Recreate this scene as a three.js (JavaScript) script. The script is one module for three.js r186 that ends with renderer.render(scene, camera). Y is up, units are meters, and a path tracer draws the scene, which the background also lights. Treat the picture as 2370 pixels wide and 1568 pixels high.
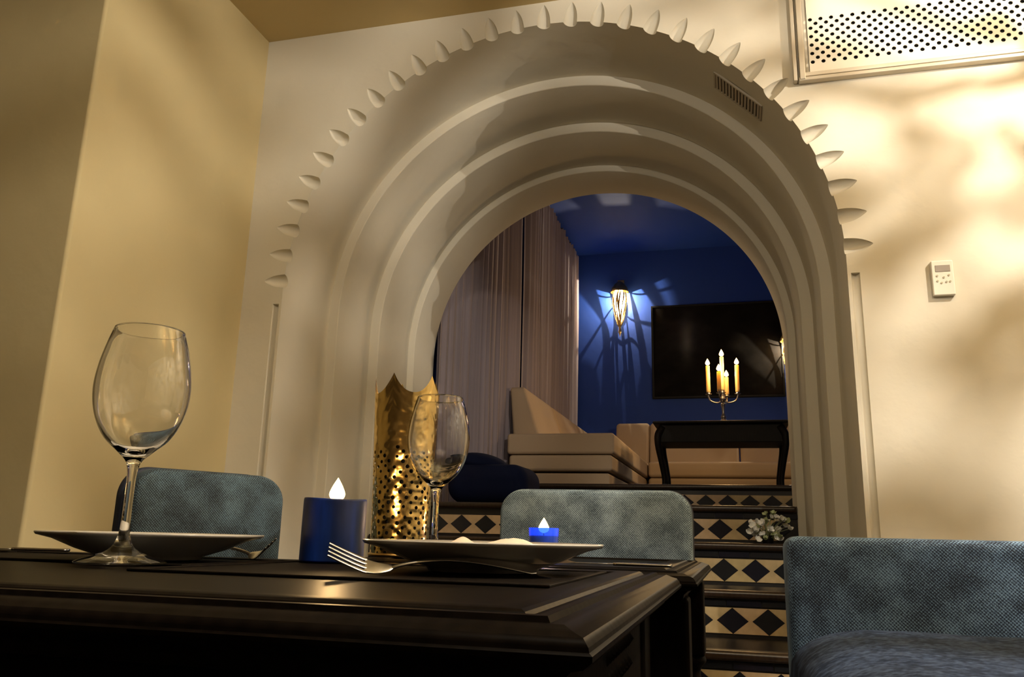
import * as THREE from 'three';
import { RoundedBoxGeometry } from 'three/addons/geometries/RoundedBoxGeometry.js';
import { mergeGeometries, toCreasedNormals } from 'three/addons/utils/BufferGeometryUtils.js';
import { ImprovedNoise } from 'three/addons/math/ImprovedNoise.js';
import { Brush, Evaluator, SUBTRACTION } from 'three-bvh-csg';

// ---------------------------------------------------------------- camera, light, exposure
const EYE = 0.64, R = (d) => (d * Math.PI) / 180;
const scene = new THREE.Scene();
scene.background = new THREE.Color(0x000000);
const camera = new THREE.PerspectiveCamera(2 * Math.atan(784 / 1898) * 180 / Math.PI, 2370 / 1568, 0.05, 60);
camera.rotation.order = 'YXZ';
camera.position.set(0, EYE, 0);
camera.rotation.set(R(13.497), R(15.194), R(1.391));
const renderer = new THREE.WebGLRenderer({ antialias: true });
renderer.toneMapping = THREE.LinearToneMapping;
renderer.toneMappingExposure = 1.0;
renderer.shadowMap.enabled = true;

const WARM = new THREE.Color(1.0, 0.90, 0.755);
const I = { unseenLanternA: 12.5, unseenLanternB: 9, globe: 3.3, sconce: 2.7, candle: 0.10, taper: 0.34, saloon: 2.4 };  // both lanterns are out of view; the globe is added fill

function lamp(color, intensity, [x, y, z], radius = 1, parent = scene) {
  const l = new THREE.PointLight(color, intensity, 0, 2);
  l.position.set(x, y, z); l.castShadow = true; l.shadow.radius = radius; l.shadow.mapSize.set(1024, 1024);
  l.shadow.bias = -0.001; l.name = 'light';
  parent.add(l); return l;
}

// ---------------------------------------------------------------- helpers
let seed = 20240611;
const rnd = () => { seed |= 0; seed = (seed + 0x6D2B79F5) | 0; let t = Math.imul(seed ^ (seed >>> 15), 1 | seed); t = (t + Math.imul(t ^ (t >>> 7), 61 | t)) ^ t; return ((t ^ (t >>> 14)) >>> 0) / 4294967296; };
const jit = (a) => (rnd() * 2 - 1) * a;
const noise = new ImprovedNoise();
const fbm = (x, y, z, o = 4) => { let s = 0, a = 0.5; for (let i = 0; i < o; i++) { s += a * noise.noise(x, y, z); x *= 2.03; y *= 2.03; z *= 2.03; a *= 0.5; } return s; };
const names = {};
const numbered = (n) => { const k = names[n] = (names[n] ?? -1) + 1; return k ? `${n}_${String(k).padStart(3, '0')}` : n; };
function tag(o, label, category, group, kind) {
  if (label) o.userData.label = label;
  if (category) o.userData.category = category;
  if (group) o.userData.group = group;
  if (kind) o.userData.kind = kind;
  return o;
}
function thing(name, label, category, [x, y, z] = [0, 0, 0], turn = 0, group) {
  const o = new THREE.Group(); o.name = numbered(name); scene.add(o);
  o.position.set(x, y, z); o.rotation.y = turn;
  return tag(o, label, category, group);
}
function part(name, geo, m, parent = scene, pos, rot) {
  const g = Array.isArray(geo) ? merge(geo) : geo;
  const o = new THREE.Mesh(g, m); o.name = parent === scene ? numbered(name) : name;
  if (parent !== scene) { const k = parent.children.filter((c) => c.name === name || c.name.startsWith(name + '_0')).length; if (k) o.name = `${name}_${String(k).padStart(3, '0')}`; }
  o.castShadow = o.receiveShadow = true;
  if (pos) o.position.set(...pos);
  if (rot) o.rotation.set(...rot);
  parent.add(o); return o;
}
function struct(name, geo, m) { const o = part(name, geo, m); o.userData.kind = 'structure'; return o; }
function merge(list) {
  const l = list.map((g) => { const n = g.index ? g.toNonIndexed() : g; for (const k of Object.keys(n.attributes)) if (!['position', 'normal', 'uv'].includes(k)) n.deleteAttribute(k);
    if (!n.attributes.uv) n.setAttribute('uv', new THREE.BufferAttribute(new Float32Array(n.attributes.position.count * 2), 2)); return n; });
  return mergeGeometries(l);
}
// box-mapped uv in metres
function metres(geo) {
  const g = geo.index ? geo.toNonIndexed() : geo, p = g.attributes.position, uv = new Float32Array(p.count * 2);
  const a = new THREE.Vector3(), b = new THREE.Vector3(), c = new THREE.Vector3(), n = new THREE.Vector3();
  for (let i = 0; i < p.count; i += 3) {
    a.fromBufferAttribute(p, i); b.fromBufferAttribute(p, i + 1); c.fromBufferAttribute(p, i + 2);
    n.copy(b).sub(a).cross(c.clone().sub(a)); const x = Math.abs(n.x), y = Math.abs(n.y), z = Math.abs(n.z);
    [a, b, c].forEach((v, k) => { const [u, w] = x >= y && x >= z ? [v.z, v.y] : y >= z ? [v.x, v.z] : [v.x, v.y]; uv[(i + k) * 2] = u; uv[(i + k) * 2 + 1] = w; });
  }
  g.setAttribute('uv', new THREE.BufferAttribute(uv, 2)); return g;
}
const bx = (w, h, d, x = 0, y = 0, z = 0, r = 0) => { const g = r ? new RoundedBoxGeometry(w, h, d, 3, Math.min(r, w / 2.01, h / 2.01, d / 2.01)) : new THREE.BoxGeometry(w, h, d); g.translate(x, y, z); return metres(g); };
const span = (x0, x1, y0, y1, z0, z1, r = 0) => bx(x1 - x0, y1 - y0, z1 - z0, (x0 + x1) / 2, (y0 + y1) / 2, (z0 + z1) / 2, r);
const lathe = (pts, seg = 64) => new THREE.LatheGeometry(pts.map(([x, y]) => new THREE.Vector2(x, y)), seg);
const smooth = (pts, n = 60) => new THREE.CatmullRomCurve3(pts.map(([x, y]) => new THREE.Vector3(x, y, 0)), false, 'centripetal').getPoints(n).map((v) => [Math.max(0, v.x), v.y]);
const tube = (pts, r, seg = 24, rs = 10) => new THREE.TubeGeometry(new THREE.CatmullRomCurve3(pts.map((p) => new THREE.Vector3(...p))), seg, r, rs, false);
// grid surface f(u, v) -> [x, y, z], u and v in 0..1
function grid(nu, nv, f, skip) {
  const pos = [], uv = [], idx = [];
  for (let j = 0; j <= nv; j++) for (let i = 0; i <= nu; i++) { pos.push(...f(i / nu, j / nv)); uv.push(i / nu, j / nv); }
  for (let j = 0; j < nv; j++) for (let i = 0; i < nu; i++) {
    if (skip && skip((i + 0.5) / nu, (j + 0.5) / nv)) continue;
    const a = j * (nu + 1) + i, b = a + 1, c = a + nu + 1, d = c + 1; idx.push(a, b, d, a, d, c);
  }
  const g = new THREE.BufferGeometry();
  g.setAttribute('position', new THREE.Float32BufferAttribute(pos, 3)); g.setAttribute('uv', new THREE.Float32BufferAttribute(uv, 2));
  g.setIndex(idx); g.computeVertexNormals(); return g;
}
// closed ribbon along a path: points {p:[x,y,z], w: half width, t: half thickness}, side direction across
function ribbon(pts, across = [0, 0, 1]) {
  const s = new THREE.Vector3(...across), pos = [], idx = [], n = pts.length, K = 8;
  pts.forEach((q, i) => {
    const a = new THREE.Vector3(...pts[Math.max(0, i - 1)].p), b = new THREE.Vector3(...pts[Math.min(n - 1, i + 1)].p);
    const t = b.sub(a).normalize(), up = new THREE.Vector3().crossVectors(s, t).normalize(), c = new THREE.Vector3(...q.p);
    for (let k = 0; k < K; k++) { const an = (k / K) * Math.PI * 2, cx = Math.cos(an), sy = Math.sin(an);
      const v = c.clone().addScaledVector(s, q.w * Math.sign(cx) * Math.pow(Math.abs(cx), 0.6)).addScaledVector(up, q.t * Math.sign(sy) * Math.pow(Math.abs(sy), 0.8)); pos.push(v.x, v.y, v.z); }
  });
  for (let i = 0; i < n - 1; i++) for (let k = 0; k < K; k++) { const a = i * K + k, b = i * K + (k + 1) % K, c = a + K, d = b + K; idx.push(a, b, d, a, d, c); }
  for (let k = 1; k < K - 1; k++) { idx.push(0, k + 1, k); const o = (n - 1) * K; idx.push(o, o + k, o + k + 1); }
  const g = new THREE.BufferGeometry(); g.setAttribute('position', new THREE.Float32BufferAttribute(pos, 3)); g.setIndex(idx); g.computeVertexNormals(); return g;
}
function roundRect(w, h, rt, rb) {
  const s = new THREE.Shape(), a = w / 2;
  s.moveTo(-a + rb, 0); s.lineTo(a - rb, 0); s.absarc(a - rb, rb, rb, -Math.PI / 2, 0); s.lineTo(a, h - rt); s.absarc(a - rt, h - rt, rt, 0, Math.PI / 2);
  s.lineTo(-a + rt, h); s.absarc(-a + rt, h - rt, rt, Math.PI / 2, Math.PI); s.lineTo(-a, rb); s.absarc(-a + rb, rb, rb, Math.PI, Math.PI * 1.5); return s;
}
const slab = (shape, depth, bevel, seg = 10) => { const g = new THREE.ExtrudeGeometry(shape, { depth: depth - 2 * bevel, bevelEnabled: bevel > 0, bevelSize: bevel, bevelOffset: -bevel, bevelThickness: bevel, bevelSegments: 4, curveSegments: seg }); g.translate(0, 0, bevel); return g; };

// ---------------------------------------------------------------- textures and materials
function tex(n, f, srgb, sizeM) {
  const d = new Uint8Array(n * n * 4);
  for (let y = 0; y < n; y++) for (let x = 0; x < n; x++) { const c = f(x / n, y / n, x, y), o = (y * n + x) * 4; for (let k = 0; k < 3; k++) d[o + k] = Math.max(0, Math.min(255, 255 * (c.length ? c[k] : c))); d[o + 3] = 255; }
  const t = new THREE.DataTexture(d, n, n); t.wrapS = t.wrapT = THREE.RepeatWrapping; t.magFilter = THREE.LinearFilter; t.minFilter = THREE.LinearMipmapLinearFilter; t.generateMipmaps = true;
  if (srgb) t.colorSpace = THREE.SRGBColorSpace;
  if (sizeM) t.repeat.set(1 / sizeM, 1 / sizeM);
  t.needsUpdate = true; return t;
}
const hash = (i, j, k) => { let h = Math.imul(i, 374761393) ^ Math.imul(j, 668265263) ^ Math.imul(k, 1274126177); h = Math.imul(h ^ (h >>> 13), 1103515245); return ((h ^ (h >>> 16)) >>> 0) / 4294967296 * 2 - 1; };
function lattice(x, y, p, k) { // value noise on a p x p lattice that repeats
  const i = Math.floor(x * p), j = Math.floor(y * p), f = x * p - i, g = y * p - j, u = f * f * (3 - 2 * f), w = g * g * (3 - 2 * g), m = (n) => ((n % p) + p) % p;
  const A = hash(m(i), m(j), k), B = hash(m(i + 1), m(j), k), C = hash(m(i), m(j + 1), k), D = hash(m(i + 1), m(j + 1), k);
  return (A + (B - A) * u) * (1 - w) + (C + (D - C) * u) * w; }
const tile = (x, y, s, z, o) => { let t = 0, a = 0.5, p = Math.max(2, Math.round(s * 3)); for (let k = 0; k < o; k++) { t += a * lattice(x, y, p, k + z * 17); a *= 0.5; p *= 2; } return t; };
const M = {};
const plasterBump = tex(512, (x, y) => 0.5 + 0.35 * tile(x, y, 3, 1, 6), false, 0.9);
const std = (o) => new THREE.MeshStandardMaterial(o);
const phys = (o) => new THREE.MeshPhysicalMaterial(o);
const lin = (r, g, b) => new THREE.Color().setRGB(r, g, b);
M.plaster = std({ color: lin(0.655, 0.61, 0.505), roughness: 0.82, bumpMap: plasterBump, bumpScale: 0.004 });
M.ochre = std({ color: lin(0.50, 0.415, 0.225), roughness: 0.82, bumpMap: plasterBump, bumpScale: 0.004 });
M.ceiling = std({ color: lin(0.52, 0.40, 0.19), roughness: 0.9, bumpMap: plasterBump, bumpScale: 0.003 });
M.blue = std({ color: lin(0.009, 0.055, 0.36), roughness: 0.7, bumpMap: plasterBump, bumpScale: 0.003 });
M.unseenDark = std({ color: lin(0.10, 0.075, 0.05), roughness: 0.9 });
M.floor = std({ color: lin(0.05, 0.035, 0.025), roughness: 0.4 });
M.vent = std({ color: lin(0.72, 0.66, 0.55), roughness: 0.5 });
M.ventFrame = std({ color: lin(0.60, 0.54, 0.44), roughness: 0.4, metalness: 0.2 });
M.black = std({ color: lin(0.006, 0.006, 0.006), roughness: 0.9 });
M.grilleDark = std({ color: lin(0.46, 0.40, 0.31), roughness: 0.7 });
M.grilleShade = std({ color: lin(0.03, 0.022, 0.012), roughness: 0.9 });
const grain = tex(512, (x, y) => { const g = 0.5 + 0.5 * Math.sin((x * 26 + 2.2 * tile(x, y, 1.1, 5, 4)) * Math.PI * 2); return 0.62 + 0.26 * g + 0.3 * tile(x, y, 5, 9, 3); }, false, 0.5);
M.wood = phys({ color: lin(0.0065, 0.0045, 0.0034), roughness: 0.42, map: grain, bumpMap: grain, bumpScale: 0.0002, specularIntensity: 0.045 });
M.top = phys({ color: lin(0.0065, 0.0048, 0.0036), roughness: 0.4, map: grain, specularIntensity: 0.04 });
M.ebony = phys({ color: lin(0.010, 0.007, 0.005), roughness: 0.55, map: grain, specularIntensity: 0.5 });
M.woodMat = phys({ color: lin(0.009, 0.0065, 0.005), roughness: 0.6, map: grain, specularIntensity: 0.1 });
M.stepWood = std({ color: lin(0.034, 0.019, 0.011), roughness: 0.3, map: grain });
M.riserDark = std({ color: lin(0.012, 0.010, 0.009), roughness: 0.35 });
const glaze = tex(256, (x, y) => 0.82 + 0.3 * tile(x, y, 2.5, 4, 4), false, 0.31);
M.cream = [[0.60, 0.46, 0.25], [0.56, 0.44, 0.22], [0.62, 0.45, 0.27]].map(([r, g, b]) => std({ color: lin(r, g, b), roughness: 0.35, map: glaze }));
M.navyTile = [[0.010, 0.010, 0.018], [0.012, 0.013, 0.016]].map(([r, g, b]) => std({ color: lin(r, g, b), roughness: 0.22 }));
function fabric(thread, dark, size = 0.352, n = 1024) { // diagonal twill, 5.5 mm repeat
  const map = tex(n, (x, y, i, j) => {
    const per = 16, a = ((i + j) % per) / per, b = ((i - j + n) % per) / per;
    const w = 0.62 * (0.5 + 0.5 * Math.cos(a * Math.PI * 2)) + 0.38 * (0.5 + 0.5 * Math.cos(b * Math.PI * 2));
    const m = tile(x, y, 3, 2, 6) * 0.5, h = hash(i >> 2, j >> 2, 5) * 0.22 + hash(i >> 1, j >> 1, 9) * 0.12;
    const k = Math.max(0, Math.min(1, (w - 0.5) * 1.05 + 0.5 + m + h)); return [0, 1, 2].map((c) => dark[c] + (thread[c] - dark[c]) * k);
  }, true, size);
  return phys({ color: 0xffffff, map, bumpMap: map, bumpScale: 0.0006, roughness: 0.92, sheen: 0.25, sheenRoughness: 0.6, sheenColor: lin(0.25, 0.33, 0.38) });
}
M.denim = fabric([0.31, 0.395, 0.44], [0.04, 0.06, 0.085]);
M.denimGrey = fabric([0.61, 0.69, 0.74], [0.17, 0.225, 0.27]);
M.twill = fabric([0.48, 0.60, 0.72], [0.065, 0.10, 0.16]);
const plushMap = tex(512, (x, y) => { const k = 0.5 + 1.1 * tile(x, y, 9, 3, 5) + 0.35 * tile(x, y, 1.5, 8, 2); return [0.12 + 0.12 * k, 0.155 + 0.135 * k, 0.225 + 0.16 * k]; }, true, 0.16);
M.plush = phys({ color: 0xffffff, map: plushMap, roughness: 1, specularIntensity: 0.2, bumpMap: plushMap, bumpScale: 0.001 });
M.sideNavy = std({ color: lin(0.012, 0.016, 0.032), roughness: 0.7 });
M.beige = phys({ color: lin(0.50, 0.38, 0.26), roughness: 0.85, sheen: 0.2, bumpMap: plasterBump, bumpScale: 0.002 });
M.navyCloth = phys({ color: lin(0.006, 0.010, 0.040), roughness: 0.9, specularIntensity: 0.2 });
const curtainMap = tex(512, (x, y) => { const k = 0.55 + 0.9 * fbm(Math.cos(x * 6.2832) * 9, Math.sin(x * 6.2832) * 9, 1.5, 4) + 0.10 * tile(x, y, 2, 6, 3); return [0.62 + 0.24 * k, 0.56 + 0.22 * k, 0.54 + 0.21 * k]; }, true);
M.curtain = phys({ color: lin(0.66, 0.70, 0.86), map: curtainMap, roughness: 0.8, side: THREE.DoubleSide, transmission: 0.08, thickness: 0 });
M.china = phys({ color: lin(0.52, 0.49, 0.44), roughness: 0.16, clearcoat: 0.5 });
M.napkin = std({ color: lin(0.72, 0.58, 0.44), roughness: 0.95, side: THREE.DoubleSide });
M.steel = std({ color: lin(0.62, 0.60, 0.58), roughness: 0.22, metalness: 1 });
M.glass = phys({ color: 0xffffff, roughness: 0, transmission: 1, thickness: 0.003, ior: 1.52 });
M.blueGlass = phys({ color: lin(0.10, 0.25, 0.95), roughness: 0.1, transmission: 0.75, thickness: 0 });
const waxMap = tex(256, (x, y) => { const k = 0.5 + 1.5 * fbm(x * 9, y * 3, 4, 4); return [0.05 + 0.07 * k, 0.13 + 0.17 * k, 0.29 + 0.44 * k]; }, true);
M.wax = phys({ color: 0xffffff, map: waxMap, roughness: 0.38, transmission: 0.3, thickness: 0 });
M.ivory = phys({ color: lin(0.85, 0.66, 0.30), roughness: 0.5, transmission: 0.35, thickness: 0 });
M.wick = std({ color: lin(0.02, 0.015, 0.01), roughness: 1 });
M.flame = std({ color: 0x000000, emissive: lin(1.0, 0.62, 0.22), emissiveIntensity: 14 });
M.bulb = std({ color: 0x000000, emissive: lin(1.0, 0.80, 0.48), emissiveIntensity: 12 });
M.sconceGlow = std({ color: lin(0.8, 0.7, 0.5), emissive: lin(1.0, 0.83, 0.52), emissiveIntensity: 16 });
M.brass = std({ color: lin(0.66, 0.44, 0.16), roughness: 0.32, metalness: 1 });
M.silver = std({ color: lin(0.45, 0.42, 0.38), roughness: 0.3, metalness: 1 });
M.petal = std({ color: lin(0.86, 0.85, 0.80), roughness: 0.8, side: THREE.DoubleSide });
M.leaf = std({ color: lin(0.38, 0.42, 0.22), roughness: 0.7, side: THREE.DoubleSide });
M.plastic = std({ color: lin(0.74, 0.70, 0.60), roughness: 0.45 });
M.lcd = std({ color: lin(0.30, 0.27, 0.24), roughness: 0.25 });
M.button = std({ color: lin(0.42, 0.38, 0.27), roughness: 0.5 });
const N2 = 512, holes = [];
{ for (let j = 0; j < 22; j++) for (let i = 0; i < 17; i++) { const v = 0.02 + j * 0.0305 + jit(0.005); if (v > 0.66 - 0.05 * rnd()) continue; holes.push([((i + (j % 2) * 0.5) / 17 + jit(0.008) + 1) % 1, v, 0.0078 + rnd() * 0.003]); } }
const goldAlpha = tex(N2 * 2, (x, y) => { for (const [hx, hy, r] of holes) { let dx = Math.abs(x - hx); dx = Math.min(dx, 1 - dx); const dy = (y - hy) * 0.85; if (dx * dx + dy * dy < r * r) return 0; } return 1; });
goldAlpha.wrapS = goldAlpha.wrapT = THREE.ClampToEdgeWrapping;
const hammer = tex(512, (x, y) => 0.5 + 0.55 * tile(x, y, 7, 3, 2));
M.gold = std({ color: lin(0.70, 0.49, 0.18), roughness: 0.2, metalness: 1, alphaMap: goldAlpha, alphaTest: 0.5, transparent: false, bumpMap: hammer, bumpScale: 0.0035, side: THREE.DoubleSide });

// ---------------------------------------------------------------- the portal wall between the two rooms
const ARC = { cx: -0.6905, sy: EYE + 0.963, z: -2.92, r: [1.099, 1.0514, 1.0035, 0.969], d: [0, 0.4157, 0.773, 1.164, 1.47] };
const CEIL = EYE + 2.166;
function archPlate(r, x0, x1, top, z0, z1, bevel) {
  const s = new THREE.Shape(); s.moveTo(x0, 0);
  s.lineTo(ARC.cx - r, 0); s.lineTo(ARC.cx - r, ARC.sy); s.absarc(ARC.cx, ARC.sy, r, Math.PI, 0, true); s.lineTo(ARC.cx + r, 0);
  s.lineTo(x1, 0); s.lineTo(x1, top); s.lineTo(x0, top); s.closePath();
  const g = new THREE.ExtrudeGeometry(s, { depth: z0 - z1 - 2 * bevel, bevelEnabled: bevel > 0, bevelThickness: bevel, bevelSize: bevel, bevelOffset: -bevel, bevelSegments: 3, curveSegments: 120 });
  g.translate(0, 0, z1 + bevel); return toCreasedNormals(g, 0.5);
}
const wallBack = new THREE.Group(); wallBack.name = 'wall_back'; wallBack.userData.kind = 'structure'; scene.add(wallBack);
{
  // outermost plate: gouged tooth ornament along the arch, a groove down each jamb
  const plate = archPlate(ARC.r[0], -1.98, 2.62, CEIL + 0.01, ARC.z, ARC.z - ARC.d[1], 0);
  const cut = [], n = 31;
  for (let k = 0; k < n; k++) {
    const th = R(2.6 + (k * (180 - 5.2)) / (n - 1));
    // scoop: wide where it breaks the arch edge, drawn to a point outwards
    const len = 0.112, g = grid(20, 16, (u, v) => { const q = v <= 0 ? 0 : v >= 1 ? 1 : v, an = u * Math.PI * 2, w = 0.0290 * (1 - Math.pow(q, 3.2)) * (v === 0 ? 0 : 1), dp = 0.036 * (1 - Math.pow(q, 3.4)) * (v === 0 ? 0 : 1); return [(v < 0.08 ? 0 : (q - 0.08) / 0.92) * len, w * Math.cos(an), dp * Math.sin(an)]; });
    g.rotateZ(th); g.translate(ARC.cx + (ARC.r[0] - 0.018) * Math.cos(th), ARC.sy + (ARC.r[0] - 0.018) * Math.sin(th), ARC.z + 0.002); cut.push(g);
  }
  for (const s of [-1, 1]) { const g = new THREE.CylinderGeometry(0.0145, 0.0145, ARC.sy - 0.05, 16); g.scale(1, 1, 1.5); g.translate(ARC.cx + s * (ARC.r[0] + 0.026), (ARC.sy - 0.05) / 2 + 0.001, ARC.z + 0.002); cut.push(g); }
  const a = new Brush(metres(plate)), b = new Brush(metres(merge(cut))); a.updateMatrixWorld(); b.updateMatrixWorld();
  const ev = new Evaluator(); ev.attributes = ['position', 'normal', 'uv']; ev.useGroups = false;
  const res = ev.evaluate(a, b, SUBTRACTION);
  part('gouged_arch_face', res.geometry, M.plaster, wallBack);
  for (let k = 1; k < 4; k++) part('arch_ring', metres(archPlate(ARC.r[k], -2.6, 2.62, 3.9, ARC.z - ARC.d[k], ARC.z - ARC.d[k + 1], 0.007)), M.plaster, wallBack);
}
// main room shell
struct('wall_left', span(-4.3, -1.977, 0, CEIL + 0.02, -3.3, -1.975, 0.012), M.ochre);
struct('wall_left_far', span(-4.4, -4.2, 0, CEIL + 0.1, -1.98, 2.5), M.ochre);
struct('wall_right', span(2.6, 2.8, 0, CEIL + 0.1, -3.3, 2.5), M.plaster);
struct('wall_front', span(-4.4, 2.8, 0, CEIL + 0.1, 2.4, 2.6), M.unseenDark);  // unseen wall, coloured dark so the table edge reflects little
struct('ceiling', span(-4.4, 2.8, CEIL, CEIL + 0.15, -2.93, 2.6), M.ceiling);
struct('floor', span(-4.4, 2.8, -0.12, 0, -4.2, 2.6), M.floor);
// blue room shell
const BF = 0.967, BC = EYE + 3.03, BZ = -8.5;
struct('wall_back_blue', span(-2.2, 2.2, 0.7, BC + 0.1, BZ - 0.15, BZ), M.blue);
struct('wall_left_blue', span(-1.9, -1.76, 0.7, BC + 0.1, BZ, -4.39), M.blue);
struct('wall_right_blue', span(1.7, 1.9, 0.7, BC + 0.1, BZ, -4.39), M.blue);
struct('ceiling_blue', span(-1.9, 1.9, BC, BC + 0.15, BZ - 0.15, -4.3), M.blue);

// ---------------------------------------------------------------- staircase up through the arch
{
  const t = thing('staircase', 'dark stair with wooden nosings and black diamond tiles on cream risers climbing through the arch', 'stairs', [0, 0, 0]);
  const P = 0.1285, rows = [ // front z, bottom, top, x range, diamond phase
    [-2.57, 0, 0.118, -1.72, 0.34, 0.02], [-2.95, 0.118, 0.288, -1.72, 0.34, -0.005], [-3.33, 0.288, 0.458, ARC.cx - 1.05, ARC.cx + 1.05, -0.024], [-3.71, 0.458, 0.63, ARC.cx - 1.0, ARC.cx + 1.0, -0.054],
    [-4.09, 0.63, 0.80, ARC.cx - 0.968, ARC.cx + 0.968, -0.071], [-5.2, 0.80, BF, -1.72, 1.68, 0.089]];
  rows.forEach(([z, y0, y1, x0, x1, ph], k) => {
    const back = k < 5 ? rows[k + 1][0] : BZ + 0.004, bodyTop = y1 - 0.03;
    if (k === 1) { x0 = ARC.cx - 1.095; x1 = ARC.cx + 1.095; }
    const riser = part('riser', k === 4 ? [span(x0, x1, y0 - 0.06, bodyTop, -4.39, z - 0.006), span(-1.72, 1.68, y0 - 0.06, bodyTop, back, -4.392)] : span(x0, x1, Math.max(0, y0 - 0.06), bodyTop, back, z - 0.006), M.riserDark, t);
    if (k === 4) { part('tread', [span(x0, x1, bodyTop, y1, -4.39, z + 0.0), span(-1.72, 1.68, bodyTop, y1, back, -4.392)], M.riserDark, t); }
    else part('tread', span(x0, x1, bodyTop, y1, back, z), M.riserDark, t);
    part('nosing', span(x0, x1, bodyTop, y1 + 0.001, z - 0.02, z + 0.022, 0.014), M.stepWood, t);
    if (k === 0) return;
    const ty0 = y0 + 0.013, ty1 = ty0 + 0.095, h = ty1 - ty0, cy = (ty0 + ty1) / 2, g = 0.0016;
    const dg = new THREE.ExtrudeGeometry(new THREE.Shape([[-P / 2 + 0.008, 0], [0, -h / 2 + 0.004], [P / 2 - 0.008, 0], [0, h / 2 - 0.004]].map((q) => new THREE.Vector2(...q))), { depth: 0.006, bevelEnabled: true, bevelSize: 0.001, bevelThickness: 0.001, bevelSegments: 1 });
    const cg = new THREE.ExtrudeGeometry(new THREE.Shape([[-P / 2 + g, h / 2 - g], [-0.006, 0], [-P / 2 + g, -h / 2 + g], [P / 2 - g, -h / 2 + g], [0.006, 0], [P / 2 - g, h / 2 - g]].map((q) => new THREE.Vector2(...q))), { depth: 0.005, bevelEnabled: true, bevelSize: 0.0008, bevelThickness: 0.001, bevelSegments: 1 });
    const bg = bx(P - 0.004, 0.022, 0.006, 0, 0, 0.003);
    const k0 = Math.ceil((x0 - ph + P / 2) / P), k1 = Math.floor((x1 - ph - P / 2) / P);
    for (let i = k0; i <= k1; i++) {
      const x = ph + i * P; if (k === 5 && (x > 0.62)) continue;
      part('diamond_tile', dg, M.navyTile[(i + k) & 1], riser, [x, cy, z - 0.006]);
      if (i < k1) part('cream_tile', cg, M.cream[Math.floor(rnd() * 3)], riser, [x + P / 2, cy, z - 0.006]);
      if (k < 5 && x > -0.3) part('border_tile', bg, M.navyTile[i & 1], riser, [x + P / 3, ty1 + 0.016, z - 0.006]);
    }
  });
}

// ---------------------------------------------------------------- wall fittings
{ // perforated air vent high on the bright wall
  const t = thing('wall_air_vent', 'large cream perforated metal air vent with rows of black holes high on the bright wall', 'vent', [0.30, 2.30, ARC.z]);
  const W = 0.86, H = 0.36, s = new THREE.Shape(); s.moveTo(0.03, 0.035); s.lineTo(W - 0.02, 0.035); s.lineTo(W - 0.02, H - 0.01); s.lineTo(0.03, H - 0.01); s.closePath();
  for (let j = 0; j < 12; j++) for (let i = 0; i < 20; i++) {
    const x = 0.042 + i * 0.0372 + (j % 2) * 0.0186, y = 0.075 + j * 0.0178; if (x > 0.76 || (j > 10)) continue;
    const h = new THREE.Path(); for (let q = 0; q < 10; q++) { const an = (-q / 10) * Math.PI * 2; q ? h.lineTo(x + 0.0076 * Math.cos(an), y + 0.0076 * Math.sin(an)) : h.moveTo(x + 0.0076, y); } h.closePath(); s.holes.push(h);
  }
  const g = new THREE.ExtrudeGeometry(s, { depth: 0.003, bevelEnabled: false }); part('perforated_panel', g, M.vent, t, [0, 0, 0.012]);
  part('shade_backing', span(0.03, W - 0.02, 0.035, H - 0.01, 0, 0.002), M.black, t);  // black sheet stands in for the shade behind the holes
  part('frame', [span(-0.012, W, -0.004, 0.010, 0, 0.03, 0.003), span(0.0, W, 0.018, 0.034, 0, 0.02, 0.003)], M.ventFrame, t);
  part('frame', [span(-0.030, -0.016, 0, 0.5, 0, 0.028, 0.003), span(-0.008, 0.012, 0, 0.5, 0, 0.034, 0.003)], M.ventFrame, t);
}
{ // slotted grille let into the arch soffit
  const th = R(45.6), r = ARC.r[0] - 0.002, t = thing('soffit_grille', 'small slotted dark grille let into the upper right soffit of the arch', 'vent', [ARC.cx + r * Math.cos(th), ARC.sy + r * Math.sin(th), -3.11]);
  t.rotation.z = th + Math.PI / 2; // local -y... x along the arc, y towards the axis
  part('shade_backing', span(-0.118, 0.118, -0.004, 0.004, -0.055, 0.055), M.grilleShade, t);  // dark sheet takes the place of shade inside the slots
  part('frame', [span(-0.125, 0.125, 0, 0.009, -0.062, -0.052, 0.002), span(-0.125, 0.125, 0, 0.009, 0.052, 0.062, 0.002), span(-0.125, -0.115, 0, 0.009, -0.06, 0.06, 0.002), span(0.115, 0.125, 0, 0.009, -0.06, 0.06, 0.002)], M.grilleDark, t);
  const sg = span(-0.0052, 0.0052, 0.003, 0.009, -0.053, 0.053, 0.002);
  for (let i = 0; i < 14; i++) part('slat', sg, M.grilleDark, t, [-0.107 + i * 0.0165, 0, 0]);
}
{ // wall controller
  const t = thing('wall_controller', 'small white wall controller with a grey display and tiny buttons on the bright wall', 'controller', [0.7035, 1.453, ARC.z]);
  part('housing', span(-0.034, 0.034, 0, 0.122, 0, 0.018, 0.004), M.plastic, t);
  part('display', span(-0.022, 0.024, 0.082, 0.105, 0.017, 0.0195, 0.001), M.lcd, t);
  const bgeo = new THREE.CylinderGeometry(0.0034, 0.0034, 0.003, 12); bgeo.rotateX(Math.PI / 2);
  for (const [x, y] of [[-0.018, 0.068], [0.002, 0.062], [0.018, 0.069], [-0.018, 0.05], [-0.006, 0.043], [0.009, 0.046], [0.02, 0.047]]) part('button', bgeo, M.button, t, [x, y, 0.0185]);
}

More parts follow.
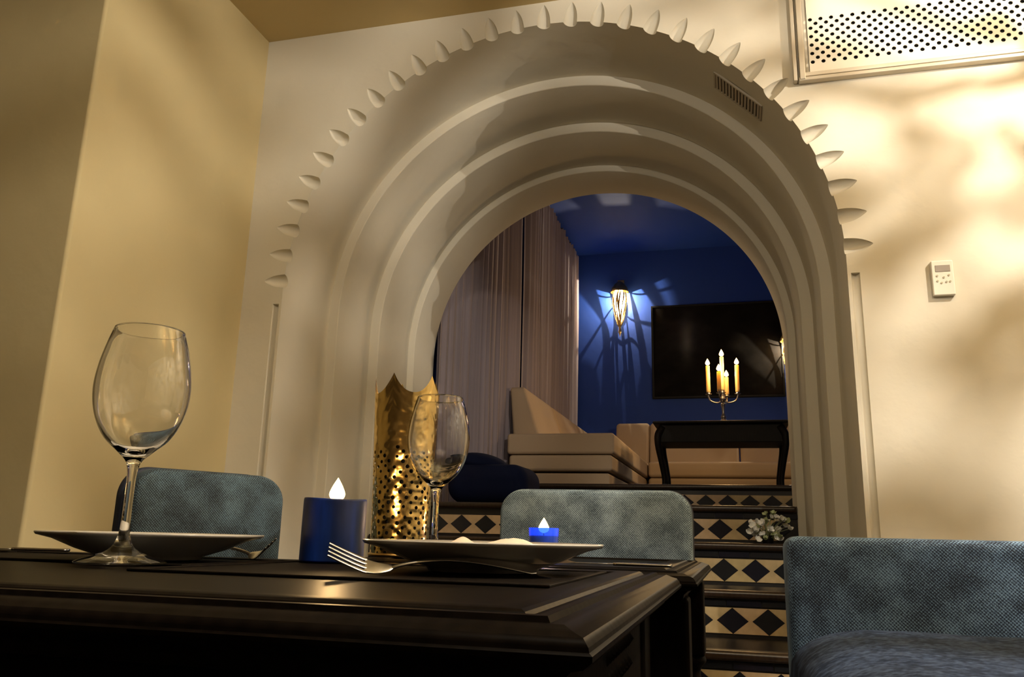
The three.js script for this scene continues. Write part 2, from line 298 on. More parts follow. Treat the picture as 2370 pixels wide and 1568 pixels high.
// ---------------------------------------------------------------- dining tables
function frameRing(prof, w, d) { // prof: [inset, y] from inside top to outside bottom, mitred round a rectangle
  const pos = [], idx = [];
  const pt = (c, [o, y]) => { const sx = c === 0 || c === 3 ? -1 : 1, sz = c < 2 ? 1 : -1; return [sx * (w / 2 - o), y, sz * (d / 2 - o)]; };
  for (let c = 0; c < 4; c++) for (let i = 0; i < prof.length - 1; i++) { const e = (c + 1) % 4, b = pos.length / 3; pos.push(...pt(c, prof[i]), ...pt(e, prof[i]), ...pt(e, prof[i + 1]), ...pt(c, prof[i + 1])); idx.push(b, b + 2, b + 1, b, b + 3, b + 2); }
  let g = new THREE.BufferGeometry(); g.setAttribute('position', new THREE.Float32BufferAttribute(pos, 3)); g.setIndex(idx); g = g.toNonIndexed(); g.computeVertexNormals();
  return metres(toCreasedNormals(g, 0.7));
}
const T = EYE - 0.043;
function table(label, x0, x1, z0, z1, carved) {
  const w = x1 - x0, d = z1 - z0, t = thing('dining_table', label, 'table', [(x0 + x1) / 2, 0, (z0 + z1) / 2], 0, undefined);
  const prof = [[0.085, T - 0.0032], [0.083, T - 0.001], [0.080, T], [0.052, T], [0.049, T - 0.0015], [0.047, T - 0.004], [0.044, T - 0.0045], [0.040, T - 0.003], [0.036, T - 0.0012], [0.031, T - 0.0015], [0.029, T - 0.005], [0.024, T - 0.0055],
    [0.019, T - 0.0045], [0.012, T - 0.0076], [0.006, T - 0.0095], [0.0025, T - 0.014], [0.002, T - 0.0165], [0.0, T - 0.018], [0.0, T - 0.021], [0.006, T - 0.026], [0.014, T - 0.0285], [0.020, T - 0.034], [0.022, T - 0.041], [0.034, T - 0.045], [0.05, T - 0.045]];
  part('moulded_edge', frameRing(prof, w, d), M.wood, t);
  part('tabletop', span(-w / 2 + 0.06, w / 2 - 0.06, T - 0.03, T - 0.0032, -d / 2 + 0.06, d / 2 - 0.06), M.top, t);
  part('apron', [span(-w / 2 + 0.04, w / 2 - 0.04, T - 0.14, T - 0.04, d / 2 - 0.07, d / 2 - 0.045), span(-w / 2 + 0.04, w / 2 - 0.04, T - 0.14, T - 0.04, -d / 2 + 0.045, -d / 2 + 0.07), span(w / 2 - 0.07, w / 2 - 0.045, T - 0.14, T - 0.04, -d / 2 + 0.05, d / 2 - 0.05), span(-w / 2 + 0.045, -w / 2 + 0.07, T - 0.14, T - 0.04, -d / 2 + 0.05, d / 2 - 0.05)], M.wood, t);
  if (carved) { // pierced-looking lozenge carving along the right apron
    const cg = new THREE.ConeGeometry(0.012, 0.008, 4); cg.rotateZ(-Math.PI / 2); cg.scale(1, 1, 0.55);
    const l = []; for (let i = 0; i < 9; i++) for (let j = 0; j < 3; j++) l.push(cg.clone().translate(w / 2 - 0.043, T - 0.065 - j * 0.024, -0.02 + (i + (j % 2) * 0.5) * 0.02 - 0.12));
    part('carving', l, M.wood, t);
  }
  const leg = []; // turned and blocked leg
  leg.push(bx(0.07, 0.15, 0.07, 0, T - 0.115, 0, 0.006)); leg.push(lathe(smooth([[0.030, T - 0.185], [0.036, T - 0.20], [0.024, T - 0.22], [0.040, T - 0.30], [0.034, T - 0.40], [0.022, T - 0.46], [0.030, T - 0.475], [0.024, T - 0.50], [0.034, 0.05], [0.030, 0.0]], 50), 24));
  const lg = merge(leg); for (const [sx, sz] of [[-1, 1], [1, 1], [1, -1], [-1, -1]]) part('leg', lg, M.wood, t, [sx * (w / 2 - (carved ? 0.075 : 0.05)), 0, sz * (d / 2 - 0.075)]);
  return t;
}
table('near black-brown table with moulded edge carrying the plates and the large blue candle', -1.42, -0.075, -1.20, -0.452, true);
table('farther dark table behind the near one, carrying the gold lantern and the tealight', -0.672, -0.055, -1.93, -1.225, false);

{ // woven placemats
  const weave = (w, d) => grid(Math.round(w / 0.004), Math.round(d / 0.004), (u, v) => [(u - 0.5) * w, 0.0014 + 0.0007 * Math.sin(u * w / 0.004 * Math.PI) * Math.sin(v * d / 0.004 * Math.PI), (0.5 - v) * d]);
  const mk = (label, x0, x1, z0, z1) => { const t = thing('placemat', label, 'placemat', [(x0 + x1) / 2, T - 0.0032, (z0 + z1) / 2], 0, 'dark woven placemats'); part('mat', [weave(x1 - x0 - 0.012, z1 - z0 - 0.012), span(-(x1 - x0) / 2 + 0.004, (x1 - x0) / 2 - 0.004, 0, 0.0008, -(z1 - z0) / 2 + 0.004, (z1 - z0) / 2 - 0.004)], M.woodMat, t);
    const w = x1 - x0, d = z1 - z0; part('bound_edge', [span(-w / 2, w / 2, 0, 0.0032, d / 2 - 0.008, d / 2, 0.0012), span(-w / 2, w / 2, 0, 0.0032, -d / 2, -d / 2 + 0.008, 0.0012), span(-w / 2, -w / 2 + 0.008, 0, 0.0032, -d / 2 + 0.006, d / 2 - 0.006, 0.0012), span(w / 2 - 0.008, w / 2, 0, 0.0032, -d / 2 + 0.006, d / 2 - 0.006, 0.0012)], M.woodMat, t); };
  mk('dark woven placemat under the plate with the cream napkin', -0.62, -0.165, -1.11, -0.76);
  mk('dark woven placemat under the left plate behind the big wine glass', -1.12, -0.64, -1.115, -0.88);
}

// ---------------------------------------------------------------- tableware
function plate(label, x, z, r) {
  const t = thing('plate', label, 'plate', [x, T + 0.0002, z]), h = 0.0345;
  const prof = [[0, 0.006], [r * 0.38, 0.004], [r * 0.42, 0.0], [r * 0.45, 0.0], [r * 0.47, 0.004], [r * 0.66, 0.013], [r * 0.86, 0.0255], [r * 0.985, h - 0.0045], [r, h - 0.0018], [r * 0.997, h], [r * 0.975, h - 0.0006], [r * 0.86, 0.0295], [r * 0.68, 0.018], [r * 0.46, 0.0095], [0, 0.0085]];
  part('dish', lathe(prof, 96), M.china, t); return t;
}
plate('empty white dish on the left behind the large wine glass', -0.777, -1.0, 0.146);
plate('white dish holding a cream napkin, in front of the gold lantern', -0.297, -0.985, 0.1455);
{ // napkin crumpled in the right dish
  const g = grid(44, 32, (u, v) => { const x = (u - 0.5) * 0.17, z = (v - 0.5) * 0.12, q = Math.max(0, 1 - Math.pow(Math.abs(u - 0.5) * 2, 3)) * Math.max(0, 1 - Math.pow(Math.abs(v - 0.5) * 2, 3));
    const peak = 0.021 * Math.exp(-(Math.pow((x + 0.058) / 0.014, 2) + Math.pow((z + 0.01) / 0.03, 2))), ridge = 0.0105 * Math.exp(-(Math.pow((x - 0.015) / 0.035, 2) + Math.pow((z + 0.02) / 0.02, 2)));
    return [x, 0.0115 + q * (0.0185 + peak + ridge + 0.005 * fbm(u * 7, v * 7, 3.3, 3)) + (1 - q) * 0.0008, z]; });
  const t = thing('napkin', 'crumpled cream cloth napkin lying in the right-hand dish', 'napkin', [-0.285, T, -1.0], R(-12)); part('cloth', g, M.napkin, t);
}
function wineGlass(label, x, z) {
  const t = thing('wine_glass', label, 'wine glass', [x, T, z], 0, 'large empty wine glasses');
  const outer = smooth([[0.0002, 0.0012], [0.046, 0.0006], [0.0495, 0.0014], [0.050, 0.0026]], 14).concat(smooth([[0.050, 0.0026], [0.044, 0.0052], [0.028, 0.0105], [0.013, 0.019], [0.0072, 0.031], [0.0054, 0.050], [0.0050, 0.080], [0.0056, 0.105], [0.0085, 0.120], [0.020, 0.1325], [0.036, 0.148], [0.049, 0.174], [0.0545, 0.205], [0.0525, 0.235], [0.0465, 0.264], [0.0405, 0.2855]], 80));
  const inner = smooth([[0.0395, 0.2862], [0.0385, 0.2855], [0.0446, 0.264], [0.0507, 0.235], [0.0526, 0.205], [0.0476, 0.175], [0.0342, 0.1505], [0.018, 0.137], [0.006, 0.1315], [0.0002, 0.1308]], 60);
  part('glass', lathe(outer.concat(inner), 96), M.glass, t).scale.set(1, 0.975, 1); return t;
}
wineGlass('larger-looking nearest wine glass standing empty in front of the left dish', -0.690, -0.835);
wineGlass('empty wine glass overlapping the gold lantern, behind the right-hand dish', -0.500, -1.365);

function fork(label, x, z, turn, roll) {
  const t = thing('fork', label, 'fork', [x, T + 0.0035, z], turn); t.rotation.order = 'YXZ'; t.rotation.x = R(roll); // tines towards -x
  const h = []; for (let i = 0; i <= 30; i++) { const u = i / 30, w = 0.0026 + 0.0076 * Math.pow(Math.max(0, (u - 0.35) / 0.65), 1.2) - (u > 0.96 ? 0.003 * (u - 0.96) / 0.04 : 0); h.push({ p: [0.005 + u * 0.155, 0.0035 + 0.0115 * Math.sin(Math.PI * Math.pow(u, 0.8)), 0], w, t: 0.0013 + 0.0005 * u }); }
  part('handle', ribbon(h), M.steel, t);
  const b = []; for (let i = 0; i <= 12; i++) { const u = i / 12; b.push({ p: [0.006 - u * 0.03, 0.0036 - 0.0016 * Math.sin(u * Math.PI) + 0.002 * u * u, 0], w: 0.003 + 0.0098 * Math.sqrt(u), t: 0.0012 }); }
  part('head', ribbon(b), M.steel, t);
  for (let k = 0; k < 4; k++) { const q = []; for (let i = 0; i <= 10; i++) { const u = i / 10; q.push({ p: [-0.022 - u * 0.040, 0.0052 + 0.020 * Math.pow(u, 1.15), -0.0105 + k * 0.007], w: 0.0024 - 0.001 * u, t: 0.0011 }); } part('tine', ribbon(q), M.steel, t); }
  return t;
}
fork('silver fork in front of the blue candle with its tines raised', -0.360, -0.842, R(24), 34);
fork('silver fork beside the right rim of the left dish', -0.700, -1.128, R(157), -38);
function knife(label, x, z, turn, y = T) {
  const t = thing('table_knife', label, 'knife', [x, y, z], turn);
  const h = []; for (let i = 0; i <= 16; i++) { const u = i / 16; h.push({ p: [u * 0.09, 0.0035, 0], w: 0.004 + 0.003 * u, t: 0.0026 }); } part('handle', ribbon(h), M.steel, t);
  const b = []; for (let i = 0; i <= 16; i++) { const u = i / 16; b.push({ p: [-u * 0.105, 0.0035, 0.001 * Math.sin(u * 3)], w: (0.004 + 0.0055 * Math.sqrt(Math.min(1, u * 6))) * (u > 0.8 ? 1 - 0.7 * (u - 0.8) / 0.2 : 1), t: 0.0009 }); } part('blade', ribbon(b), M.steel, t);
}
knife('shiny table knife lying behind the right end of the right-hand dish', -0.185, -1.315, R(-8));
knife('table knife at the far left end of the near table', -1.10, -1.085, R(12), T + 0.0002);

// flames and candles
const flameGeo = (h, r) => lathe(smooth([[0, 0], [r * 0.75, h * 0.12], [r, h * 0.3], [r * 0.72, h * 0.58], [r * 0.28, h * 0.85], [0, h]], 24), 20);
function lit(parent, [x, y, z], h, r, power) {
  const w = part('wick', new THREE.CylinderGeometry(0.0011, 0.0013, 0.009, 8), M.wick, parent, [x, y + 0.003, z]);
  const f = part('flame', flameGeo(h, r), M.flame, parent, [x, y + 0.005, z]); f.castShadow = false;
  lamp(new THREE.Color(1, 0.62, 0.26), power, [x, y + 0.005 + h * 0.4, z], 0.4, parent); return w;
}
{
  const t = thing('pillar_candle', 'squat dark blue pillar candle burning at the middle of the near table', 'candle', [-0.5655, T, -1.117], R(8));
  const r = 0.0455, H = 0.0885;
  const g = grid(96, 44, (u, v) => { const P = [[0.0, 0], [0.96, 0], [1, 0.02], [1, 0.965], [0.985, 0.995], [0.955, 1.0], [0.9, 0.982], [0.45, 0.955], [0.0, 0.95]], q = v * 8, i = Math.min(7, Math.floor(q)), f = q - i, a = u * Math.PI * 2;
    const rr = P[i][0] + (P[i + 1][0] - P[i][0]) * f, yy = P[i][1] + (P[i + 1][1] - P[i][1]) * f, wob = 1 + 0.012 * Math.sin(a * 3 + 1) * yy; return [rr * r * wob * Math.cos(a), yy * H * (1 + 0.012 * yy * Math.sin(a * 2 + 0.6)), -rr * r * wob * Math.sin(a)]; });
  part('wax', g, M.wax, t); lit(t, [0.002, H * 0.90, 0], 0.035, 0.0115, I.candle);
}
{
  const t = thing('tealight_holder', 'small blue glass tealight burning in front of the middle chair', 'candle holder', [-0.361, T, -1.6], 0);
  part('cup', lathe([[0, 0], [0.024, 0], [0.027, 0.004], [0.0295, 0.058], [0.0285, 0.0585], [0.0258, 0.006], [0, 0.004]], 40), M.blueGlass, t);
  part('wax', lathe([[0, 0.0045], [0.0255, 0.0065], [0.0272, 0.044], [0, 0.043]], 32), M.wax, t);
  lit(t, [0, 0.043, 0], 0.030, 0.0105, I.candle * 0.8);
}
{ // gold pierced lantern with an ogee-cut rim
  const t = thing('gold_lantern', 'tall hammered gold metal lantern pierced with small holes, its rim cut into points', 'lantern', [-0.603, T, -1.46], R(0));
  const H = 0.298, f = (u, v, dr = 0) => { const a = u * Math.PI * 2 + R(-3), k = ((u * 5) % 1 + 1) % 1, s = Math.abs(k - 0.5) * 2; const peak = 0.036 * Math.pow(s, 2.2); const y = v * H + peak * Math.pow(Math.max(0, (v - 0.7) / 0.3), 1.4); const r = 0.0535 + 0.0085 * Math.pow(v, 1.5) - dr; return [r * Math.sin(a), y, r * Math.cos(a)]; };
  part('shell', grid(160, 40, f), M.gold, t);
  part('inner_cup', lathe([[0, 0.007], [0.046, 0.007], [0.046, 0.2], [0.044, 0.2], [0.044, 0.012], [0, 0.012]], 40), M.black, t);  // added black sleeve so the piercings look dark
  part('base', lathe([[0, 0], [0.056, 0], [0.0575, 0.003], [0.056, 0.006], [0, 0.006]], 48), M.brass, t);
}

// ---------------------------------------------------------------- chairs
function chair(label, [x, z], turn, w, backTop, fab, seatH = 0.43) {
  const t = thing('upholstered_chair', label, 'chair', [x, 0, z], turn); // faces +z, backrest front face at z = 0
  const bh = backTop - (seatH + 0.07), th = 0.062;
  const s = roundRect(w, bh, 0.062, 0.03); const b = slab(s, th, 0.016, 14); const p = b.attributes.position;
  for (let i = 0; i < p.count; i++) { const X = p.getX(i) / (w / 2), Y = p.getY(i) / bh; p.setZ(i, p.getZ(i) + 0.022 * X * X); p.setY(i, p.getY(i) - (Y > 0.5 ? 0.006 * (1 - X * X) * (Y - 0.5) * 2 : 0)); }
  b.computeVertexNormals(); b.translate(0, seatH + 0.07, -th);
  part('backrest', metres(toCreasedNormals(b, 0.8)), fab, t);
  const shell = slab(roundRect(w + 0.004, bh + 0.002, 0.062, 0.03), 0.028, 0.008, 14), q = shell.attributes.position; for (let i = 0; i < q.count; i++) { const X = q.getX(i) / (w / 2); q.setZ(i, q.getZ(i) + 0.022 * X * X); } shell.computeVertexNormals(); shell.translate(0, seatH + 0.069, -th - 0.026);
  part('back_shell', toCreasedNormals(shell, 0.8), M.sideNavy, t);
  part('seat', bx(w - 0.09, 0.075, 0.42, 0, seatH - 0.03, 0.17, 0.028), fab, t);
  part('seat_frame', bx(w - 0.12, 0.045, 0.40, 0, seatH - 0.088, 0.165, 0.004), M.wood, t);
  part('back_post', [bx(0.03, 0.12, 0.025, -w / 2 + 0.06, seatH + 0.03, -0.05, 0.004), bx(0.03, 0.12, 0.025, w / 2 - 0.06, seatH + 0.03, -0.05, 0.004)], M.wood, t);
  const lg = new THREE.CylinderGeometry(0.019, 0.013, seatH - 0.1, 14);
  for (const [sx, z1] of [[-1, 0.33], [1, 0.33], [-1, 0.0], [1, 0.0]]) part('leg', lg, M.wood, t, [sx * (w / 2 - 0.075), (seatH - 0.1) / 2, z1]);
  return t;
}
chair('grey-blue upholstered chair facing the camera behind the tealight', [-0.338, -2.06], R(1), 0.475, EYE + 0.118, M.denimGrey);
chair('blue upholstered chair turned sideways behind the left dish', [-1.066, -1.535], R(62), 0.335, EYE + 0.119, M.denim);
{ // wide low seat at right
  const t = thing('lounge_chair', 'wide blue twill armless lounge chair at the right edge with a thick plush seat', 'chair', [0.40, 0, -1.5]);
  const w = 0.80, x0 = -0.318;
  const b = slab(roundRect(w, 0.30, 0.022, 0.02), 0.15, 0.02, 10); b.translate(x0 + w / 2, EYE + 0.010 - 0.30, -0.15); part('backrest', metres(toCreasedNormals(b, 0.8)), M.twill, t);
  const sy = 0.515, sg = grid(120, 60, (u, v) => { // crowned plush cushion
    const a = Math.min(1, 4 * Math.min(u, 1 - u) * 1.6), c = Math.min(1, 4 * Math.min(v, 1 - v) * 1.6), ca = Math.sqrt(1 - (1 - a) ** 2), cc = Math.sqrt(1 - (1 - c) ** 2);
    return [x0 - 0.012 + u * (w + 0.024), sy - 0.13 + 0.13 * Math.pow(ca * cc, 0.42) + 0.004 * fbm(u * 5, v * 5, 1, 3), 0.02 + (1 - v) * 0.0 + v * 0.66]; });
  const sg2 = grid(1, 1, (u, v) => [x0 + u * w, sy - 0.131, 0.68 - v * 0.66]);
  const uvs = metres(merge([sg, sg2])); uvs.computeVertexNormals(); const sgm = metres(sg.clone()); void uvs;
  { const g = sg.clone(); const pp = g.attributes.position, uu = g.attributes.uv; for (let i = 0; i < pp.count; i++) uu.setXY(i, pp.getX(i), pp.getZ(i)); part('seat', g, M.plush, t); void sgm; }
  part('seat_base', span(x0, x0 + w, sy - 0.26, sy - 0.128, -0.02, 0.66, 0.02), M.twill, t);
  for (const [lx, lz] of [[0.05, 0.6], [w - 0.05, 0.6], [0.05, -0.08], [w - 0.05, -0.08]]) part('leg', bx(0.04, sy - 0.26 + 0.06, 0.04, x0 + lx, (sy - 0.26 + 0.06) / 2, lz, 0.004), M.wood, t);
}

// ---------------------------------------------------------------- flowers on the stair
{
  const t = thing('flower_bunch', 'bunch of small white flowers standing on the tiled stair at the right', 'flowers', [0.135, 0.631, -3.90]);
  part('pot', lathe([[0, 0], [0.022, 0], [0.028, 0.035], [0.026, 0.036], [0.02, 0.03], [0, 0.03]], 24), M.riserDark, t);
  for (let i = 0; i < 42; i++) {
    const an = rnd() * 6.283, q = Math.sqrt(rnd()), x = Math.cos(an) * q * 0.098, z = Math.sin(an) * q * 0.05, y = 0.012 + rnd() * 0.125 * (1 - 0.3 * q);
    const pts = []; for (let k = 0; k < 5; k++) { const r = 0.017 + rnd() * 0.008; const g = grid(4, 4, (u, v) => [(u - 0.5) * r * 0.9 * Math.sin(v * 2.6 + 0.3), 0.004 * v * v, v * r]); g.rotateX(-0.5 - rnd() * 0.4); g.rotateY(k * 1.257 + jit(0.2)); pts.push(g); }
    const b = merge(pts); b.rotateX(0.9 + jit(0.5)); b.rotateY(jit(1.2)); part('blossom', b, i % 5 === 0 ? M.leaf : M.petal, t, [x, y, z + 0.02]);
    part('stem', tube([[0, 0.03, 0], [x * 0.5, y * 0.6 + 0.01, z * 0.5], [x, y, z + 0.018]], 0.0012, 8, 5), M.leaf, t);
  }
}

// ---------------------------------------------------------------- blue room
{ // curtains along the left wall
  const cur = (label, z0, z1, ph, slant = 0) => { const t = thing('curtain', label, 'curtain', [-1.57, BF, (z0 + z1) / 2]), L = z0 - z1, H = BC - BF - 0.03, n = Math.round(L / 0.0125);
    const fold = (q, v) => 0.026 * Math.sin(q * 62 + ph + 1.3 * Math.sin(q * 9 + ph)) * (0.65 + 0.35 * v) + 0.012 * Math.sin(q * 141 + 2 * ph) + 0.03 * fbm(q * 2.2, v * 0.9, ph, 2);
    const foot = (q) => (z0 - q > -5.19 ? 0.803 - BF : 0.003); const top = (q) => H - 0.02 + 0.012 * Math.sin(q * 75 + ph) + 0.01 * Math.sin(q * 31);
    const g = grid(n, 40, (u, v) => { const q = u * L; return [fold(q, v) - slant * (1 - u) ** 2, foot(q) + v * (top(q) - foot(q)), L / 2 - q]; });
    const uu = g.attributes.uv; for (let i = 0; i < uu.count; i++) uu.setXY(i, uu.getX(i) * L / 0.9 + ph, uu.getY(i) * 0.8);
    part('drape', g, M.curtain, t);
    const pole = new THREE.CylinderGeometry(0.014, 0.014, L, 12); pole.rotateX(Math.PI / 2); part('rail', pole, M.silver, t, [-0.035, H - 0.03, 0]); };
  cur('taupe pleated curtain nearest the arch, left of the dark gap', -4.394, -5.98, 0.4, 0.085);
  cur('taupe pleated curtain behind the beige banquette, beside the blue wall', -6.12, -8.42, 2.1);
}
function cushionBack(w, h, d, lean) { const g = slab(roundRect(w, h, 0.035, 0.03), d, 0.03, 8), p = g.attributes.position; for (let i = 0; i < p.count; i++) p.setZ(i, p.getZ(i) * (1 - 0.45 * p.getY(i) / h) - lean * p.getY(i)); g.computeVertexNormals(); return metres(toCreasedNormals(g, 0.8)); }
{
  const t = thing('banquette', 'beige layered banquette running along the curtain on the left of the blue room', 'sofa', [-1.135, BF, -5.49]); // front end at z=0
  part('seat_cushion', span(-0.375, 0.37, 0.218, 0.36, -2.9, 0, 0.022), M.beige, t);
  part('base', span(-0.36, 0.355, 0.105, 0.213, -2.9, -0.006, 0.022), M.beige, t);
  part('plinth', span(-0.345, 0.335, 0.0, 0.09, -2.9, -0.012, 0.015), M.beige, t);
  for (const [k, len] of [[0, 0.96], [1, 0.96], [2, 0.86]]) { const g = cushionBack(len - 0.01, 0.36, 0.2, 0.08); if (k === 2) part('back_cushion', cushionBack(0.33, 0.44, 0.2, 0.1), M.beige, t, [0.18, 0.352, -2.79]); part('back_cushion', g, M.beige, t, [-0.37, 0.352, -0.12 - 0.97 * k - len / 2], [0, Math.PI / 2, 0]); }
}
{
  const t = thing('banquette', 'beige banquette along the back wall under the dark painting', 'sofa', [0.38, BF, -7.64]);
  part('seat_cushion', span(-1.135, 1.28, 0.218, 0.36, -0.83, 0, 0.03), M.beige, t);
  part('base', span(-1.135, 1.28, 0.105, 0.213, -0.83, -0.012, 0.03), M.beige, t);
  part('plinth', span(-1.135, 1.28, 0.0, 0.09, -0.83, -0.03, 0.015), M.beige, t);
  for (const [x0, x1] of [[-1.165, -0.32], [-0.31, 0.47], [0.48, 1.26]]) { const g = cushionBack(x1 - x0, 0.44, 0.2, 0.1); part('back_cushion', g, M.beige, t, [(x0 + x1) / 2, 0.352, -0.64]); }
}
{ // navy pouf with draped cushion
  const t = thing('pouf', 'dark navy rounded pouf with a cushion on it at the top of the tiled steps', 'pouf', [-1.285, 0.802, -4.44]);
  const g = new RoundedBoxGeometry(0.45, 0.21, 0.42, 8, 0.09); part('body', metres(g), M.navyCloth, t, [0, 0.105, 0]);
  const c = new THREE.SphereGeometry(1, 32, 20); c.scale(0.15, 0.06, 0.15); part('cushion', c, M.navyCloth, t, [-0.075, 0.222, 0], [0, 0, -0.16]);
}
{ // coffee table with cabriole legs
  const t = thing('side_table', 'black wooden coffee table with curved legs carrying the lit candelabra', 'table', [-0.08, BF + 0.004, -6.2]);
  part('top', span(-0.47, 0.47, 0.473, 0.493, -0.26, 0.26, 0.008), M.ebony, t);
  part('apron', span(-0.425, 0.425, 0.345, 0.474, -0.215, 0.215, 0.004), M.ebony, t);
  for (const [sx, sz] of [[-1, 1], [1, 1], [-1, -1], [1, -1]]) { const q = [[0.40, 0.46], [0.435, 0.40], [0.437, 0.33], [0.415, 0.2], [0.398, 0.08], [0.405, 0.02], [0.42, 0.0]].map(([r, y]) => [sx * r, y, sz * (r - 0.21)]);
    const c = new THREE.CatmullRomCurve3(q.map((p) => new THREE.Vector3(...p))), pts = c.getPoints(24).map((p, i) => ({ p: [p.x, p.y, p.z], w: 0.03 - 0.016 * (i / 24) + (i > 21 ? 0.008 : 0), t: 0.028 - 0.015 * (i / 24) })); part('leg', ribbon(pts), M.ebony, t); }
}
{ // candelabra
  const t = thing('candelabra', 'silver candelabra with several burning ivory candles on the black coffee table', 'candelabra', [-0.055, BF + 0.498, -6.2]);
  part('base', lathe(smooth([[0, 0], [0.095, 0], [0.098, 0.006], [0.06, 0.016], [0.03, 0.026], [0.016, 0.045]], 30), 40), M.silver, t);
  part('stem', lathe(smooth([[0.014, 0.04], [0.019, 0.06], [0.011, 0.085], [0.013, 0.13], [0.018, 0.155], [0.010, 0.165], [0.022, 0.19], [0.012, 0.215], [0.012, 0.235]], 40), 24), M.silver, t);
  const cup = (x, y, z) => lathe([[0, 0], [0.02, 0.004], [0.024, 0.010], [0.012, 0.012], [0.014, 0.034], [0.012, 0.034], [0, 0.02]], 20).translate(x, y, z);
  const arms = [[-0.103, 0, 0.245, 0.20, 1], [0.107, 0.0, 0.245, 0.20, 1], [-0.022, 0.105, 0.235, 0.145, 1], [0.03, -0.105, 0.245, 0.13, 1]];
  for (const [x, z, y, len] of arms) {
    part('arm', tube([[0, 0.19, 0], [x * 0.35, 0.165, z * 0.35], [x * 0.85, 0.18, z * 0.85], [x, y - 0.03, z], [x, y - 0.018, z]], 0.0058, 28, 8), M.silver, t);
    part('cup', cup(x, y - 0.022, z), M.silver, t);
    part('candle', new THREE.CylinderGeometry(0.0145, 0.0155, len, 16), M.ivory, t, [x, y + len / 2, z]); lit(t, [x, y + len, z], 0.052, 0.0165, I.taper);
  }
  part('cup', cup(0, 0.232, 0), M.silver, t); part('candle', new THREE.CylinderGeometry(0.0145, 0.0155, 0.25, 16), M.ivory, t, [0, 0.385, 0]); lit(t, [0, 0.51, 0], 0.056, 0.017, I.taper);
}
{ // painting
  const map = tex(256, (x, y) => { const m = Math.exp(-(((x - 0.27) / 0.05) ** 2)) * Math.exp(-(((y - 0.6) / 0.22) ** 2)), g = Math.exp(-(((x - 0.28) / 0.16) ** 2) - ((y - 0.68) / 0.26) ** 2), n = fbm(x * 6, y * 6, 2, 4); return [0.085 + 0.20 * m + 0.07 * g + 0.07 * n, 0.075 + 0.21 * m + 0.08 * g + 0.07 * n, 0.070 + 0.20 * m + 0.11 * g + 0.07 * n]; }, true);
  map.wrapS = map.wrapT = THREE.ClampToEdgeWrapping;
  const t = thing('painting', 'large dark abstract painting with a pale grey smear on the blue wall', 'painting', [-0.125, 2.045, BZ + 0.001]);
  part('canvas', new THREE.PlaneGeometry(1.28, 0.96).translate(0, 0.496, 0.036), phys({ map, color: lin(0.95, 0.95, 0.95), roughness: 0.9, specularIntensity: 0.2 }), t);
  part('frame', [span(-0.655, 0.655, 0, 0.018, 0, 0.045, 0.003), span(-0.655, 0.655, 0.974, 0.992, 0, 0.045, 0.003), span(-0.655, -0.637, 0.01, 0.98, 0, 0.045, 0.003), span(0.637, 0.655, 0.01, 0.98, 0, 0.045, 0.003), span(-0.645, 0.645, 0.01, 0.98, 0, 0.033)], M.black, t);
}
function sconce(label, x, y) {
  const t = thing('wall_sconce', label, 'wall lamp', [x, y, BZ + 0.125]);
  const prof = [[0, -0.25], [0.012, -0.235], [0.032, -0.16], [0.052, -0.05], [0.056, 0.08], [0.046, 0.16], [0.028, 0.19], [0, 0.2]];
  const g = lathe(smooth(prof, 40), 24); const glow = part('glass_shade', g, M.sconceGlow, t); glow.castShadow = false;
  for (let k = 0; k < 21; k++) { const a = (k / 21) * 6.283 + jit(0.12), pts = []; for (let i = 0; i <= 26; i++) { const u = i / 26, q = smooth(prof, 26)[i], r = q[0] * 1.22 + 0.008, aa = a + 0.22 * Math.sin(u * 9 + k); pts.push({ p: [r * Math.sin(aa), q[1] * 1.03, r * Math.cos(aa)], w: 0.003 + 0.0055 * Math.abs(Math.sin(u * 11 + k * 2.3)), t: 0.0014 }); } part('rib', ribbon(pts, [Math.cos(a), 0, -Math.sin(a)]), M.brass, t); }
  for (let k = 0; k < 6; k++) { const i0 = 6 + k * 3.4, pts = []; for (let i = 0; i <= 48; i++) { const a = (i / 48) * 6.2832, f = Math.min(25, Math.max(0, i0 + 0.9 * Math.sin(a * 3 + k * 1.7))), q0 = smooth(prof, 26)[Math.floor(f)], q1 = smooth(prof, 26)[Math.floor(f) + 1], w = f - Math.floor(f), r = (q0[0] + (q1[0] - q0[0]) * w) * 1.22 + 0.008; pts.push([r * Math.sin(a), (q0[1] + (q1[1] - q0[1]) * w) * 1.03, r * Math.cos(a)]); } part('ring', tube(pts, 0.0034, 48, 6), M.brass, t); }
  part('added_back_shield', [new THREE.SphereGeometry(1, 24, 12).scale(0.05, 0.13, 0.006).translate(0, 0.0, -0.085)], M.brass, t);  // added shield, keeps the wall right behind the lamp dark
  part('finial', lathe(smooth([[0, -0.37], [0.006, -0.345], [0.018, -0.31], [0.012, -0.28], [0.014, -0.245], [0, -0.24]], 16), 16), M.brass, t);
  part('crown', lathe(smooth([[0.094, 0.122], [0.092, 0.145], [0.072, 0.185], [0.04, 0.225], [0.02, 0.24], [0, 0.25]], 16), 24), M.brass, t);  // added cap, stops light going up to the ceiling
  part('wall_arm', [bx(0.02, 0.02, 0.125, 0, 0.235, -0.0625, 0.004), bx(0.07, 0.12, 0.012, 0, 0.235, -0.118, 0.004)], M.brass, t);
  lamp(new THREE.Color(1, 0.82, 0.55), I.sconce, [0, 0.082, 0], 0.1, t);
  return t;
}
sconce('glowing pierced wall sconce throwing rays on the blue wall left of the painting', -1.10, 3.06);
sconce('wall sconce right of the painting, mostly hidden by the arch', 0.592, 2.46);

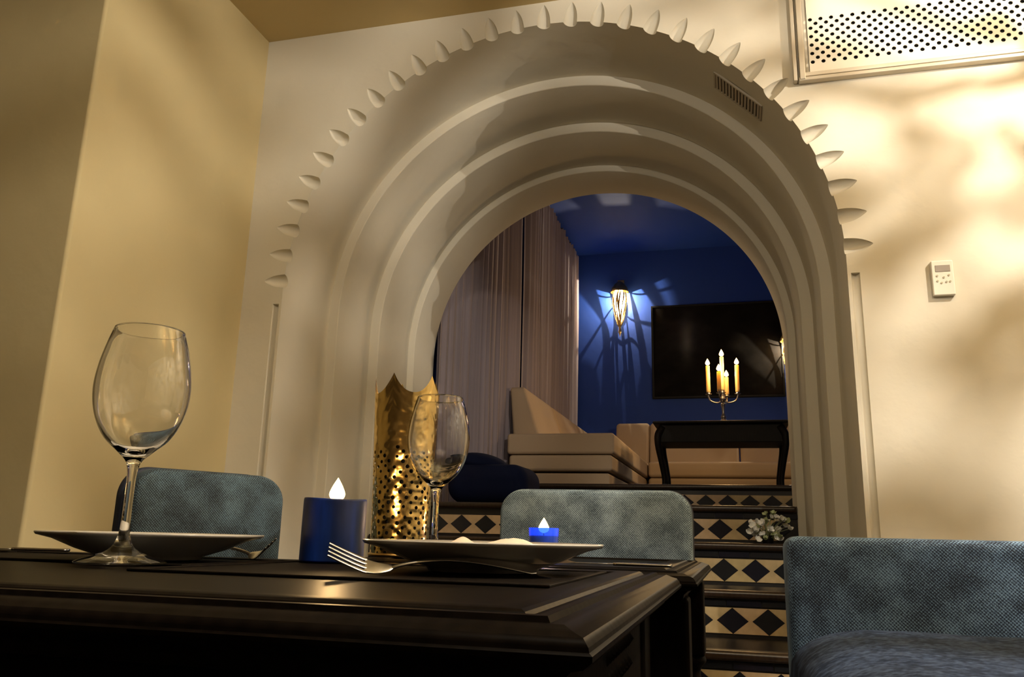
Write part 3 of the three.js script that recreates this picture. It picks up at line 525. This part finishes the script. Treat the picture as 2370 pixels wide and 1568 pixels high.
// ---------------------------------------------------------------- lamps of the main room, outside the frame
function unseenLantern(label, [x, y, z], r, power, src, sd, open) {  // out of view, pierced to throw soft blotches of light on the walls
  const t = thing('unseen_lantern', label, 'lamp', [x, y, z]);
  const shell = grid(260, 170, (u, v) => { const a = u * Math.PI * 2, b = 0.06 + v * (Math.PI - 0.12); return [r * Math.sin(b) * Math.cos(a), -r * 1.15 * Math.cos(b), r * Math.sin(b) * Math.sin(a)]; },
    (u, v) => { const a = u * Math.PI * 2, b = v * Math.PI, X = Math.sin(b) * Math.cos(a), Y = Math.cos(b), Z = Math.sin(b) * Math.sin(a), w = 1.3 * noise.noise(X * 3 + sd, Y * 3, Z * 3); return noise.noise(X * 7 + w + sd, Y * 9.5 + 1.4 * w, Z * 7 - w) > -open; });
  part('pierced_shell', shell, M.brass, t);
  const bulb = part('bulb', new THREE.SphereGeometry(0.028, 20, 14), M.bulb, t); bulb.castShadow = false;
  part('stem', new THREE.CylinderGeometry(0.008, 0.008, CEIL - y - r * 1.1, 10), M.brass, t, [0, (CEIL - y + r * 1.1) / 2, 0]);
  lamp(WARM, power, [0, 0, 0], src, t); return t;
}
unseenLantern('unseen pierced brass lantern over the dining area, lighting the walls from the right', [0.95, 2.25, -0.75], 0.15, I.unseenLanternA, 0.35, 3.1, 0.02);
unseenLantern('unseen pierced brass lantern beside the bright wall, throwing soft blotches on it', [1.5, 2.5, -2.0], 0.15, I.unseenLanternB, 0.3, 8.7, 0.0);
{  // added fill lamp, out of view, softens the contrast in the arch
  const t = thing('globe_lamp', 'added opal fill lamp above the tables, out of view', 'lamp', [-0.3, CEIL - 0.3, -0.5]);
  const b = part('globe', new THREE.SphereGeometry(0.12, 32, 20), std({ color: 0x000000, emissive: lin(1, 0.8, 0.5), emissiveIntensity: 3 }), t); b.castShadow = false;
  part('stem', new THREE.CylinderGeometry(0.01, 0.01, 0.11, 10), M.brass, t, [0, 0.165, 0]);
  lamp(WARM, I.globe, [0, 0, 0], 5, t);
}
renderer.render(scene, camera);
